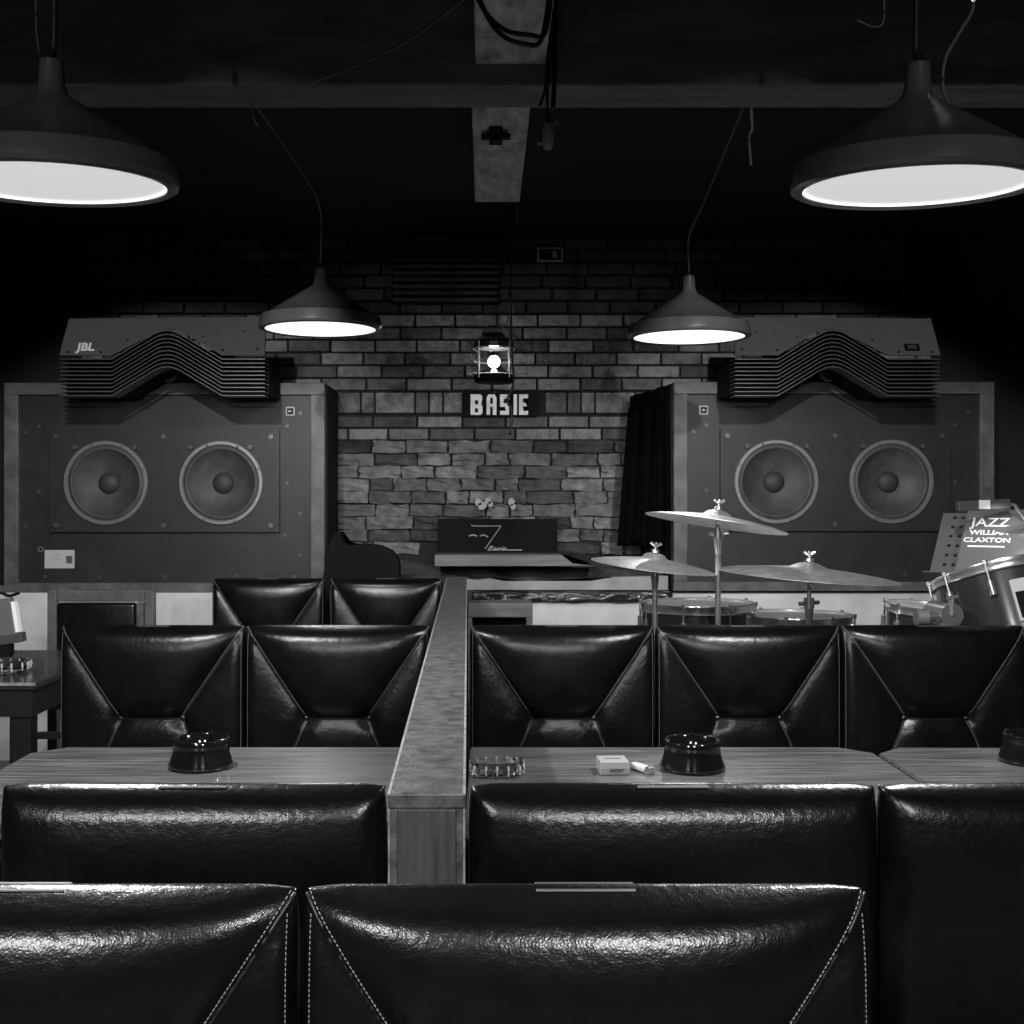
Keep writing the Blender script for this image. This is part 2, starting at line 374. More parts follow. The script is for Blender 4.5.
# ------------------------------------------------------------------ slatted horns on top of the cabinets
def horn(label, mirror):
    Y0 = 5.08; k = Y0/1200
    # profile of one fold in pixels of the left horn: (x, lift)
    cx = 163; prof = [(59.8, 0), (108, 0)]
    hw = (264.8-59.8)/2*k
    pr = []
    def lift(x):
        d = abs(x-167)
        if d >= 55: return 0
        if d > 14: return (55-d)*.60
        return 41*.60 + (14-(d*d/14))*.30
    xs = [59.8, 85, 112] + [112+ (222-112)*i/26 for i in range(1, 26)] + [222, 245, 264.8]
    s = -1 if mirror else 1
    cxm = 162.3; X0 = (cxm-485)*k if not mirror else (837.5-485)*k
    L = lambda x, y: ((x-cxm)*k*s, (395-y)*k)
    t = thing('horn_loudspeaker', label, 'loudspeaker', (X0, Y0, 1.18-(395-501)*k))
    # folded slats
    for i in range(10):
        yb = 358.6+i*4.05
        bm = BM(); th = .0042; dep = .10
        up = [L(x, yb-lift(x)) for x in xs]
        dn = [(a, b-th) for a, b in up]
        prism_strip(bm, up, dn, 0, dep, taper=.0)
        obj('slat', bm, SLAT, t)
    # sloping top plate with arched lower edge, leaning back
    bm = BM()
    lo = [L(x, 355.5-lift(x)) for x in xs]
    topY = 318.5; back = .10
    zlo = 0; zhi = (395-317)*k+.0
    def lean(x, z):
        f = (z-L(0, 356)[1])/((356-317)*k); return max(-.2, f)*back
    n = len(xs); lw = []; tp = []; lwb = []; tpb = []
    for (x, z), px in zip(lo, xs):
        u = (px-59.8)/205.0
        xt = (69+(265.5-69)*u)
        X2, Z2 = L(xt, topY-1.5*u)
        # keep outline at its own (further) distance
        kk = (Y0+back)/Y0; X2 = (X2+X0)*kk-X0; Z2 = (1.18-(395-501)*k+Z2-1.18)*kk+1.18-(1.18-(395-501)*k)
        f = (z-lo[0][1])/(Z2-lo[0][1])
        lw.append(bm.verts.new((x, -.006+back*max(0, f), z))); tp.append(bm.verts.new((X2, back, Z2)))
        lwb.append(bm.verts.new((x, .012+back*max(0, f), z))); tpb.append(bm.verts.new((X2, back+.02, Z2-.001)))
    for i in range(n-1):
        bm.faces.new((lw[i], lw[i+1], tp[i+1], tp[i])); bm.faces.new((tp[i], tp[i+1], tpb[i+1], tpb[i]))
        bm.faces.new((lw[i], lwb[i], lwb[i+1], lw[i+1])); bm.faces.new((lwb[i], tpb[i], tpb[i+1], lwb[i+1]))
    bm.faces.new((lw[0], tp[0], tpb[0], lwb[0])); bm.faces.new((lw[-1], lwb[-1], tpb[-1], tp[-1]))
    fp = obj('fascia', bm, HORNF, t)
    def onf(px, py):                       # a point on the fascia plane
        x, z = L(px, py); f = (z-lo[0][1])/(L(0, 318)[1]-lo[0][1]); return Vector((x*(1+.02*f), -.007+back*f, z*(1+.0)+.0))
    for px, py in [(68, 352), (101, 352), (125, 339), (200, 336), (222, 350), (257, 349), (240, 330)]:
        p = onf(px, py); obj('screw', cyl(BM(), p+Vector((0, .004, 0)), p+Vector((0, -.003, 0)), .0055, 8), BLACK, t)
    tilt = math.atan2(back, (356-318)*k)
    if not mirror:
        p = onf(85.5, 346.5)
        text('logo', 'JBL', .058, WHITEP, t, p+Vector((0, -.006, -.002)), (R(90)-tilt, 0, 0), sx=.95, shear=.0, bold=.0022)
    else:
        p = onf(87, 347); p = Vector((p.x, p.y-.003, p.z))
        Mx = Matrix.Translation(p) @ Matrix.Rotation(-tilt, 4, 'X')
        bd = obj('badge', B(-.032, .032, -.002, .002, -.018, .018, M=Mx), BLACK, t)
        obj('badge_face', B(-.018, .018, -.004, -.001, -.009, .009, M=Mx), SLAT, bd)
    # side cheeks and body behind
    lo2 = [(x*.995, z) for x, z in [L(x, 392-lift(x)) for x in xs]]; hi2 = [(x*.995, z) for x, z in [L(x, 360-lift(x)) for x in xs]]
    bm = BM(); prism_strip(bm, hi2, lo2, .095, .39); obj('lens_body', bm, BLACK, t)
    # horn throat behind the arch
    bm = BM(); bx0 = L(120, 0)[0]; bx1 = L(205, 0)[0]
    box(bm, min(bx0, bx1), max(bx0, bx1), .41, .60, .098, .24); obj('throat', bm, BLACK, t)
    return t
def prism_strip(bm, up, dn, y0, y1, taper=0):
    rows = []
    for pts, y in ((up, y0), (up, y1), (dn, y1), (dn, y0)):
        rows.append([bm.verts.new((x, y, z)) for x, z in pts])
    for a, b in zip(rows, rows[1:]+rows[:1]):
        for i in range(len(up)-1): bm.faces.new((a[i], a[i+1], b[i+1], b[i]))
    bm.faces.new([r[0] for r in rows]); bm.faces.new([r[-1] for r in rows][::-1])
horn('slatted grey horn with white lettering on top of the left speaker cabinet', False)
horn('slatted grey horn with small square badge on top of the right speaker cabinet', True)
def tweeter(px, label):
    p = W(px, 373, 5.42)
    t = thing('ring_tweeter', label, 'tweeter', (p.x, p.y, 1.735 if px < 500 else 1.737))
    bm = BM(); Mx = Matrix.Translation((0, 0, p.z-1.735)) @ Matrix.Rotation(R(90), 4, 'X')
    r = .040
    lathe(bm, [(.016, .000), (.019, -.012), (.030, .0), (.036, .008), (r, .006), (r, -.02), (.034, -.022), (.034, -.09), (0, -.09)], 40, Mx)
    obj('horn_ring', bm, BASKET, t, smooth=True, auto=50)
    bm = BM(); lathe(bm, [(.0155, -.012), (.0135, .004), (.006, .012), (0, .013)], 24, Mx); obj('bullet', bm, CHROME, t, smooth=True)
    obj('foot', B(-.03, .03, .005, .08, -.013, p.z-1.735-.032), BLACK, t)
tweeter(168.5, 'round silver tweeter under the arch of the left horn')
tweeter(829, 'round silver tweeter under the arch of the right horn')

# ------------------------------------------------------------------ pendant lamps
def pendant(px, py, Y, label, glow, ztop=ZC, wire=True):
    p = W(px, py, Y); t = thing('pendant_lamp', label, 'lamp', tuple(p), (R(3.6 if Y < 3 else 0), 0, 0))
    sh = BM(); lathe(sh, [(.200, -.004), (.201, -.010), (.214, -.012), (.222, -.008), (.225, 0), (.2235, .010), (.2165, .036), (.214, .038), (.206, .039), (.12, .094), (.037, .147), (.028, .156), (.0235, .170), (.021, .214), (.017, .216), (0, .216)], 96)
    obj('shade', sh, SHADEM, t, smooth=True, auto=28)
    di = BM(); lathe(di, [(0, .004), (.197, .000), (.199, -.004)], 96); obj('diffuser', di, glow, t, smooth=True)
    ri = BM(); lathe(ri, [(.1965, -.0035), (.2005, -.0035), (.2005, -.007), (.1965, -.007)], 96, close=True); obj('diffuser_rim', ri, LITRIM, t, smooth=True)
    cap = BM(); cyl(cap, (0, 0, .216), (0, 0, .232), .009, 12); obj('cord_grip', cap, BLACK, t)
    ld = bpy.data.lights.new('bulb_light', 'SPOT'); ld.energy = LAMP_W if Y < 3 else SMALL_W; ld.spot_size = R(178); ld.spot_blend = .12; ld.shadow_soft_size = .012
    lo = bpy.data.objects.new('bulb_light', ld); C.objects.link(lo); lo.parent = t; lo.location = (0, 0, -.03)
    return t
PB = 180
l1 = pendant(54, PB, 2.2, 'large near pendant lamp at the upper left, cut by the frame', LIT)
l2 = pendant(915.5, PB+3, 2.2, 'large near pendant lamp at the upper right', LIT)
l3 = pendant(320.5, 327, 4.39, 'small far pendant lamp in front of the left horn and bricks', LITHOT)
l4 = pendant(689, 335, 4.39, 'small far pendant lamp beside the right horn', LITHOT)
for lx, lb in ((-.80, 'pendant lamp over the front seats, behind the viewer on the left'), (.36, 'pendant lamp over the front seats, behind the viewer on the right')):
    q = dup(l1, (lx, -.15, 1.80), label=lb)
    for c in kids(q):
        if c.type == 'LIGHT': c.data = c.data.copy(); c.data.energy = OVER_W; c.data.shadow_soft_size = .10; c.location.z = -.115
def spotlight(x, y, z, aim, watts, size, label):
    t = thing('ceiling_spotlight', label, 'spotlight', (x, y, ZC))
    d = (Vector(aim)-Vector((x, y, z))).normalized(); c = Vector((0, 0, z-ZC))
    obj('stem', cyl(BM(), (0, 0, 0), c-d*.06+Vector((0, 0, .03)), .008, 12), BLACK, t)
    M = Matrix.Translation(c) @ d.to_track_quat('Z', 'Y').to_matrix().to_4x4()
    obj('can', lathe(BM(), [(0, -.11), (.035, -.11), (.042, -.09), (.045, .0), (.042, .0), (.039, -.08), (0, -.085)], 32, M), SHADEM, t, smooth=True, auto=30)
    ld = bpy.data.lights.new('spot_light', 'SPOT'); ld.energy = watts; ld.spot_size = R(size); ld.spot_blend = .3; ld.shadow_soft_size = .02
    lo = bpy.data.objects.new('spot_light', ld); C.objects.link(lo); lo.parent = t; lo.location = c+d*.01; lo.rotation_euler = d.to_track_quat('-Z', 'Y').to_euler()
spotlight(-.92, 2.2, 2.25, (-1.3, 5.2, .98), SPOT_W, 45, 'ceiling spotlight aimed at the left speaker cabinet, above the frame')
spotlight(.92, 2.2, 2.25, (1.4, 5.2, .98), SPOT_W, 45, 'ceiling spotlight aimed at the right speaker cabinet, above the frame')
spotlight(-1.25, -.6, 2.08, (-.78, 2.2, 1.73), REAR_W, 21, 'added unseen spotlight behind the viewer on the left, lighting the lamp shade')
spotlight(1.05, -.6, 2.08, (.80, 2.2, 1.73), REAR_W, 21, 'added unseen spotlight behind the viewer on the right, lighting the lamp shade')
def cord(name, pts, r, label, m=CORD, n=8, cat='cord'):
    return tag(obj(name, tube(BM(), curve_pts(pts, n), r), m, smooth=True), label, cat)
def lampcord(l, pts, r=.004, m=CORD):
    bm = tube(BM(), curve_pts([l.rotation_euler.to_matrix().inverted() @ (Vector(q)-l.location) for q in pts], 8), r); obj('cord', bm, m, l, smooth=True)
for l, in ((l1,), (l2,)):
    x, y, z = l.location; lampcord(l, [(x, y, z+.23), (x+.003, y, z+.5), (x, y, ZC)], .0055)
for l in [o for o in bpy.data.objects if o.name.startswith('pendant_lamp') and o.location.y < 0]:
    x, y, z = l.location; lampcord(l, [(x, y, z+.23), (x, y, ZC)], .0055)
p3, p4 = l3.location, l4.location
lampcord(l3, [p3+Vector((0, 0, .23)), p3+Vector((0, 0, .42)), p3+Vector((-.03, -.15, .50)), Vector((-.62, 3.24, 2.25))], .003, ROPE)
lampcord(l4, [p4+Vector((0, 0, .23)), p4+Vector((0, 0, .36)), p4+Vector((.03, -.12, .45)), Vector((.70, 3.24, 2.25))], .003, ROPE)

# lantern in front of the bricks
LY = 5.62
p = W(494, 383, LY); k = LY/1200
t = thing('hanging_lantern', 'small round wire-caged lantern glowing in front of the bricks', 'lantern', tuple(p))
bm = BM(); lathe(bm, [(0, 0), (.085, 0), (.092, .01), (.094, .036), (.08, .044), (0, .044)], 40); obj('base', bm, BLACK, t, smooth=True, auto=40)
bm = BM(); lathe(bm, [(.080, .045), (.082, .16), (.079, .16), (.077, .045)], 40, close=True); obj('glass', bm, LANTG, t, smooth=True)
bm = BM(); lathe(bm, [(0, .235), (.045, .233), (.055, .215), (.088, .200), (.098, .185), (.098, .163), (.085, .160), (0, .160)], 40); obj('cap', bm, SHELL, t, smooth=True, auto=30)
bm = BM()
for z in (.052, .105, .158): tube(bm, [(.098*math.cos(R(a)), .098*math.sin(R(a)), z) for a in range(0, 361, 12)], .0022)
for a in range(45, 405, 90): tube(bm, [(.1*math.cos(R(a)), .1*math.sin(R(a)), .02), (.1*math.cos(R(a)), .1*math.sin(R(a)), .19)], .0028)
obj('wire_cage', bm, STEEL, t)
bm = tube(BM(), [(.062*math.cos(R(a)), 0, .22+.055*math.sin(R(a))) for a in range(0, 181, 12)], .003); obj('handle', bm, STEEL, t)
bm = BM(); lathe(bm, [(0, .044), (.010, .046), (.014, .054), (.012, .064), (0, .070)], 20); obj('bulb', bm, BULB, t, smooth=True)
ld = bpy.data.lights.new('lantern_light', 'POINT'); ld.energy = LANTERN_W; ld.shadow_soft_size = .03
lo = bpy.data.objects.new('lantern_light', ld); C.objects.link(lo); lo.parent = t; lo.location = (0, -.0, .10)
bm = tube(BM(), [Vector((0, 0, .275)), W(507, 325, LY)-p, W(510, 300, LY)-p, W(511, 240, LY)-p, W(511, 216, LY)-p], .003); obj('cord', bm, CORD, t)
cord('electric_cord', [W(516, 205, 5.1), W(517, 222, 5.3), W(510, 234, 5.5), W(511, 262, 5.55), W(511, 300, 5.55), W(511, 312, 5.55)], .0035, 'thin grey cord hanging down to the lantern', ROPE)
cord('pull_cord', [W(511, 209, 5.5), W(511, 318, 5.5), W(512, 350, 5.5), W(513, 385, 5.5), W(507, 400, 5.5), W(512, 412, 5.5), W(510, 435, 5.5)], .006, 'dark cord dangling past the lantern and over the letters')
tag(obj('cord_plug', cyl(BM(), W(511, 312, 5.54), W(511, 303, 5.54), .016, 12, .009), PORC, smooth=True, auto=40), 'small grey plug at the end of the thin cord above the lantern', 'plug')

# BASIE sign
sg = thing('name_sign', 'black sign board with pale block letters BASIE below the lantern', 'sign', (W(499, 417, 5.96)))
kk = 5.96/1200
obj('board', B(-37*kk, 37*kk, -.004, .02, 0, 24*kk), BLACK, sg)
def letter(polys, x0):
    bm = BM()
    for P in polys: prism(bm, [((x0+a)*kk, b*kk) for a, b in P], -.012, -.0045)
    return bm
H = 20.5
Bp = [[(0, 0), (10, 0), (12, 2), (12, 8), (10.5, 10.2), (12, 12.5), (12, 18.5), (10, H), (0, H)]]
Bo = [[(0, 0), (4, 0), (4, H), (0, H)], [(4, 0), (11, 0), (12, 2), (12, 7), (10, 10), (12, 13), (12, 18.5), (11, H), (4, H), (4, 16.5), (7.5, 16.5), (7.5, 12.3), (4, 12.3), (4, 8.5), (7.5, 8.5), (7.5, 4), (4, 4)]]
Ap = [[(0, 0), (3.6, 0), (3.6, 8), (6.4, 8), (6.4, 0), (10, 0), (10, 17), (8, H), (2, H), (0, 17)]]
Sp = [[(0, 0), (9, 0), (9, 11.5), (3.6, 11.5), (3.6, 16.5), (9, 16.5), (9, H), (0, H), (0, 8), (5.4, 8), (5.4, 4), (0, 4)]]
Ip = [[(0, 0), (3.4, 0), (3.4, H), (0, H)]]
Ep = [[(0, 0), (9, 0), (9, 4), (4, 4), (4, 8.5), (8, 8.5), (8, 12.3), (4, 12.3), (4, 16.5), (9, 16.5), (9, H), (0, H)]]
SIGNL = mat('sign_letter_white', .85, .6)
for P, x0 in ((Bp, -28.5), (Ap, -12.5), (Sp, 1), (Ip, 14.5), (Ep, 20)):
    if P is Ap: P = [Ap[0]]
    lm = letter(P, x0)
    o = obj('letter', lm, SIGNL, sg); o.location = (0, 0, 2*kk)
for z0, z1 in ((4.5, 8.5), (12.5, 16.5)): obj('letter_counter', B((-28.5+4.5)*kk, (-28.5+7.6)*kk, -.0125, -.0117, z0*kk, z1*kk), BLACK, sg)
obj('letter_counter', B((-12.5+3.8)*kk, (-12.5+6.2)*kk, -.0125, -.0117, 13*kk, 19*kk), BLACK, sg)

# vent grille and switch up on the dark bricks
vt = thing('vent_grille', 'dark slatted wooden vent grille high on the dark upper bricks', 'vent', W(446, 304, 5.95))
k = 5.95/1200
obj('backing', B(-54*k, 54*k, .0, .02, 0, 69*k), BLACK, vt)
GR = mat('vent_slat_wood', .035, .6)
for i in range(10): obj('slat', B(-53*k, 53*k, -.02, -.001, (2+i*6.7)*k, (5.6+i*6.7)*k, bev=.002), GR, vt)
sw = thing('wall_switch', 'small framed light switch on the dark bricks right of the cord', 'switch', W(550, 262, 5.96))
k = 5.96/1200
obj('frame', B(-13*k, 13*k, -.006, .01, 0, 14.5*k, bev=.003), mat('switch_frame', .5, .5), sw)
obj('plate', B(-11*k, 11*k, -.009, -.006, 2*k, 12.5*k), BLACK, sw)
obj('rocker', B(2.5*k, 7*k, -.014, -.009, 4*k, 10.5*k), PAPER, sw)
obj('rocker', B(-7*k, -4*k, -.013, -.009, 4*k, 10.5*k), GR, sw)

# things on the ceiling beams
bm = BM(); box(bm, .012, .054, 3.58, 3.74, 2.288, 2.299, bev=.003); box(bm, -.012, .078, 3.62, 3.66, 2.280, 2.291, bev=.004); cyl(bm, (.033, 3.64, 2.299), (.033, 3.64, 2.272), .015, 10)
tag(obj('iron_bracket', bm, BLACK), 'small black iron cross bracket on the pale beam underside', 'bracket')
ft = thing('cable_lamp_holder', 'pale oblong lamp holder dangling from cables beside the beam', 'lamp holder', W(548, 150, 3.0))
k = 3.0/1200
bm = BM(); lathe(bm, [(0, 0), (4*k, 1*k), (6*k, 8*k), (5.6*k, 18*k), (4*k, 26*k), (0, 27*k)], 20); obj('holder', bm, PORC, ft, smooth=True)
bm = BM()
tube(bm, [(0, 0, 26*k), (-1*k, 0, 60*k), (2*k, 0, 100*k), (1*k, .0, ZC-ft.location.z)], .006)
tube(bm, [(5*k, 0, 42*k), (6*k, 0, 60*k), (7*k, 0, 122*k), (6*k, 0, ZC-ft.location.z)], .007)
tube(bm, [(-8*k, .0, 44*k), (-3*k, 0, 60*k), (-1*k, 0, 90*k)], .004)
obj('cable', bm, CORD, ft)
bm = BM(); tube(bm, [(5*k, 0, 24*k), (9*k, 0, 29*k)], .003); tube(bm, [(-3*k, 0, 7*k), (-10*k, 0, 6*k), (-11*k, 0, 8*k)], .003); obj('hook', bm, STEEL, ft)
cord('looped_cable', [W(470, -20, 2.4), W(484, 10, 2.4), W(505, 30, 2.4), (W(530, 35, 2.4)), W(545, 33, 2.4), W(552, -10, 2.4)], .005, 'upper black cable looping across the pale ceiling beam')
cord('looped_cable', [W(474, -20, 2.38), W(486, 14, 2.38), W(503, 36, 2.38), W(525, 44, 2.38), W(541, 40, 2.38), W(550, -10, 2.38)], .005, 'lower black cable looping across the pale ceiling beam')
cord('stretched_cord', [W(252, 106, 3.05), W(330, 76, 2.8), W(400, 45, 2.6), W(470, -5, 2.4)], .003, 'thin grey cord stretched up from the cross beam to the middle beam', ROPE)
cord('loose_wire', [W(970, -20, 2.3), W(973, 8, 2.3), W(958, 35, 2.3), W(945, 60, 2.3), W(943, 88, 2.3), W(952, 112, 2.3)], .0035, 'loose wire hanging behind the upper right pendant lamp', ROPE)
cord('loose_wire', [W(36, -10, 2.3), W(36, 25, 2.3), W(39, 52, 2.3)], .0015, 'thin loose wire beside the cord of the upper left pendant lamp', ROPE)
cord('loose_wire', [W(883, -20, 2.3), W(884, 18, 2.3), W(876, 27, 2.3), W(856, 20, 2.3)], .002, 'short curled wire at the ceiling left of the upper right pendant lamp', ROPE)
cord('hook_wire', [W(751, 106, 3.2), W(752, 128, 3.2), W(749, 138, 3.2), W(751, 165, 3.2)], .004, 'short hooked wire hanging from the cross beam on the right', PORC)
cord('hook_wire', [W(253, 104, 3.2), W(252, 114, 3.2), W(258, 127, 3.2)], .003, 'tiny wire hook under the cross beam on the left', ROPE)

# ------------------------------------------------------------------ hearth corner below the bricks
pb = thing('drawing_board_panel', 'black panel with a thin white hand-drawn numeral and signature', 'panel', W(497.5, 556, 5.86))
k = 5.86/1200
obj('board', B(-60*k, 60*k, .0, .03, 0, 37*k, bev=.003), BLACK, pb)
def stroke(pts, r=.0022): return obj('drawn_line', tube(BM(), [Vector(((a-497.5)*k, -.003, (556-b)*k)) for a, b in pts], r), mat('chalk', .35, .8) if 'chalk' not in bpy.data.materials else bpy.data.materials['chalk'], pb)
stroke([(471, 525), (474, 526), (501, 526)]); stroke([(501, 526), (485, 549)])
stroke([(469, 536), (473, 534.8), (477, 536)], .0035); stroke([(480, 536), (484, 534.8), (488, 537)], .0035)
stroke([(493, 550), (500, 549), (508, 550), (522, 550)], .003)
text('signature', 'Basie', .034, bpy.data.materials['chalk'], pb, (-1.5*k, -.003, 7.5*k), shear=.5, sx=1.3)
tag(obj('shelf_board', prism(BM(), [(-.235, 0), (.52, 0), (.41, .012), (.36, .052), (-.235, .052)], 5.62, 5.84), WOODG), 'grey wooden shelf board below the black panel', 'shelf').location.z = W(0, 566, 5.62).z
tag(obj('torn_board', prism(BM(), [(W(x, y, 5.5).x, W(x, y, 5.5).z) for x, y in [(466, 579), (478, 580), (490, 578.5), (505, 581), (530, 581), (560, 581), (590, 581), (615, 577), (668, 576), (668, 589.8), (466, 589.8)]], 5.5, 5.54), CARDB), 'long grey board with a ragged top edge behind the seats', 'board')
bm = BM(); bmesh.ops.create_grid(bm, x_segments=60, y_segments=6, size=.5)
for v in bm.verts:
    u, t_ = v.co.x+.5, v.co.y+.5
    nn = noise.noise(Vector((u*14, t_*3, 5)))
    v.co = Vector((-.06+.91*u, 5.435+.012*nn+(.06*(t_-.7) if t_ > .7 else 0), (.722+.062*t_ if t_ < .7 else .7655)+.008*noise.noise(Vector((u*9, t_*2, 0)))))
o = obj('plastic_sheet', bm, FOIL, smooth=True); sm = o.modifiers.new('solid', 'SOLIDIFY'); sm.thickness = .006
tag(o, 'crumpled black plastic sheet draped over the edge of the white plinth below the ragged board', 'sheet')
cb = thing('low_cabinet', 'low grey wooden cabinet with an open dark niche right of the rail', 'cabinet', (W(495, 600, 5.0).x, 5.0, 0))
zt2 = W(0, 602, 5.0).z
obj('top_board', B(-.112, .155, -.05, .11, zt2-.06, zt2, bev=.004), WOODG, cb)
obj('side_board', B(.13, .155, -.05, .11, 0, zt2-.06), WOODG, cb)
obj('side_board', B(-.112, -.095, -.05, .11, 0, zt2-.06), WOODG, cb)
obj('back_board', B(-.095, .13, .08, .1, 0, zt2-.06), BLACK, cb)
# black hump left
pts = [(322, 582), (329, 545), (334, 533), (340, 532), (342, 541), (350, 545), (362, 544), (380, 546), (391, 551), (397, 558), (399, 566), (399, 582)]
bm = prism(BM(), [(W(a, b, 5.3).x, W(a, b, 5.3).z) for a, b in pts]+[(W(399, 0, 5.3).x, .3), (W(322, 0, 5.3).x, .3)], 5.3, 5.42)
tag(obj('armchair_back', bm, BLACK), 'black rounded armchair back beside the left speaker cabinet', 'armchair')
# black curtain right
bm = BM(); bmesh.ops.create_grid(bm, x_segments=40, y_segments=20, size=.5)
for v in bm.verts:
    u, t_ = v.co.x+.5, v.co.y+.5
    x0 = W(617+13*t_, 0, 5.75).x; x1 = W(671, 0, 5.75).x
    zz = W(0, 546, 5.75).z + (W(0, 384+0*u, 5.75).z - W(0, 546, 5.75).z)*t_
    if t_ > .9: zz -= .06*(1-u)
    v.co = Vector((x0+(x1-x0)*u, 5.75+.02*math.sin(u*22), zz))
o = obj('black_curtain', bm, CLOTH, smooth=True); sm = o.modifiers.new('solid', 'SOLIDIFY'); sm.thickness = .006
tag(o, 'black cloth hanging between the bricks and the right speaker cabinet', 'curtain')
# chalky plaster patches on the bricks
bm = BM()
for (a, b, r) in ((478, 502, 4), (482, 506, 5), (488, 501, 3.5), (491, 504, 3), (511, 502, 4), (513, 507, 3)):
    c = W(a, b, 5.955); prism(bm, [(c.x+r*.005*math.cos(R(q))*random.uniform(.7, 1.2), c.z+r*.005*math.sin(R(q))*random.uniform(.7, 1.2)) for q in range(0, 360, 40)], 5.955, 5.99)
obj('trim_12', bm, mat('chipped_plaster', .4, .9), kind='structure')

# ------------------------------------------------------------------ upholstered seats
CW, ZT, ZB0, TH = .476, .855, .40, .05
HH = ZT-ZB0
BTN = [(-CW/6, .215), (CW/6, .215)]           # local (x, height above backrest bottom)
hw = CW/2
SEAMS = [((-hw, HH), BTN[0]), ((hw, HH), BTN[1]), (BTN[0], BTN[1]), (BTN[0], (-hw*.72, 0)), (BTN[1], (hw*.72, 0))]
def segd(px, pz, s):
    (ax, az), (bx, bz) = s; dx, dz = bx-ax, bz-az
    t = max(0, min(1, ((px-ax)*dx+(pz-az)*dz)/(dx*dx+dz*dz)))
    return math.hypot(px-ax-t*dx, pz-az-t*dz)
def edge(px, pz, r=.034):
    d = min(hw-abs(px), pz, HH-pz); d = max(0, min(1, d/r)); return math.sqrt(max(0, 1-(1-d)**2))
def topedge(px, pz):
    d = max(0, min(1, (HH-pz)/.085)); return (1-(1-d)**2.4)**.6
def front(px, pz):                            # how far the front bulges (positive = outwards)
    e = edge(px, pz, .026)*(.25+.75*topedge(px, pz)); d = min(segd(px, pz, s) for s in SEAMS)
    b = min(math.hypot(px-x, pz-z) for x, z in BTN)
    zb_ = BTN[0][1]; xs_ = CW/6+(hw-CW/6)*(pz-zb_)/(HH-zb_) if pz > zb_ else CW/6+(hw*.72-CW/6)*(1-pz/zb_)
    amp = .012 if abs(px) > xs_ else (.028 if pz > zb_ else .012)
    puff = amp*(1-math.exp(-d/(.036 if amp > .02 else .03)))
    dome = .010*(1-(px/hw)**2)
    return e*(TH/2+puff+dome) - .012*math.exp(-(b/.022)**2)
def back(px, pz):
    e = edge(px, pz); q = min(1, (HH-pz)/.12)
    return e*(TH/2+.016*math.sin(math.pi*min(1, (HH-pz)/.16))*(1-(px/hw)**6) + .003)
def params(n, L, r=.034):
    out = [r*(1-math.cos(math.pi/2*i/6)) for i in range(6)]
    m = n-12; out += [r+(L-2*r)*i/m for i in range(m+1)]
    return out+[L-v for v in out[:6][::-1]]
def outline(px, pz):                          # soften corners, slight sag of the top edge
    cx, cz = max(0, abs(px)-(hw-.03))/.03, max(0, pz-(HH-.03))/.03
    k = cx*cz; return px-math.copysign(.003*k, px), pz-.003*k-.003*math.cos(px*9)*(pz/HH)**8*0
def backrest_mesh():
    bm = BM(); us = [u-hw for u in params(104, CW)]; vs = params(100, HH)
    F = {}; K = {}
    nu, nv = len(us), len(vs)
    for i, u in enumerate(us):
        for j, v in enumerate(vs):
            x, z = outline(u, v); bd = i in (0, nu-1) or j in (0, nv-1)
            F[i, j] = bm.verts.new((x, -front(u, v) if not bd else 0, z))
            K[i, j] = F[i, j] if bd else bm.verts.new((x, back(u, v), z))
    for i in range(nu-1):
        for j in range(nv-1):
            bm.faces.new((F[i, j], F[i+1, j], F[i+1, j+1], F[i, j+1]))
            bm.faces.new((K[i, j], K[i, j+1], K[i+1, j+1], K[i+1, j]))
    return bm
def seam_pts(s, n=30, off=.0, side=0):
    (ax, az), (bx, bz) = s; L = math.hypot(bx-ax, bz-az); nx, nz = -(bz-az)/L*side, (bx-ax)/L*side; out = []
    for i in range(n+1):
        t = .02+.96*i/n; x, z = ax+(bx-ax)*t+nx, az+(bz-az)*t+nz
        out.append(Vector((x, -front(x, z)-off, z)))
    return out
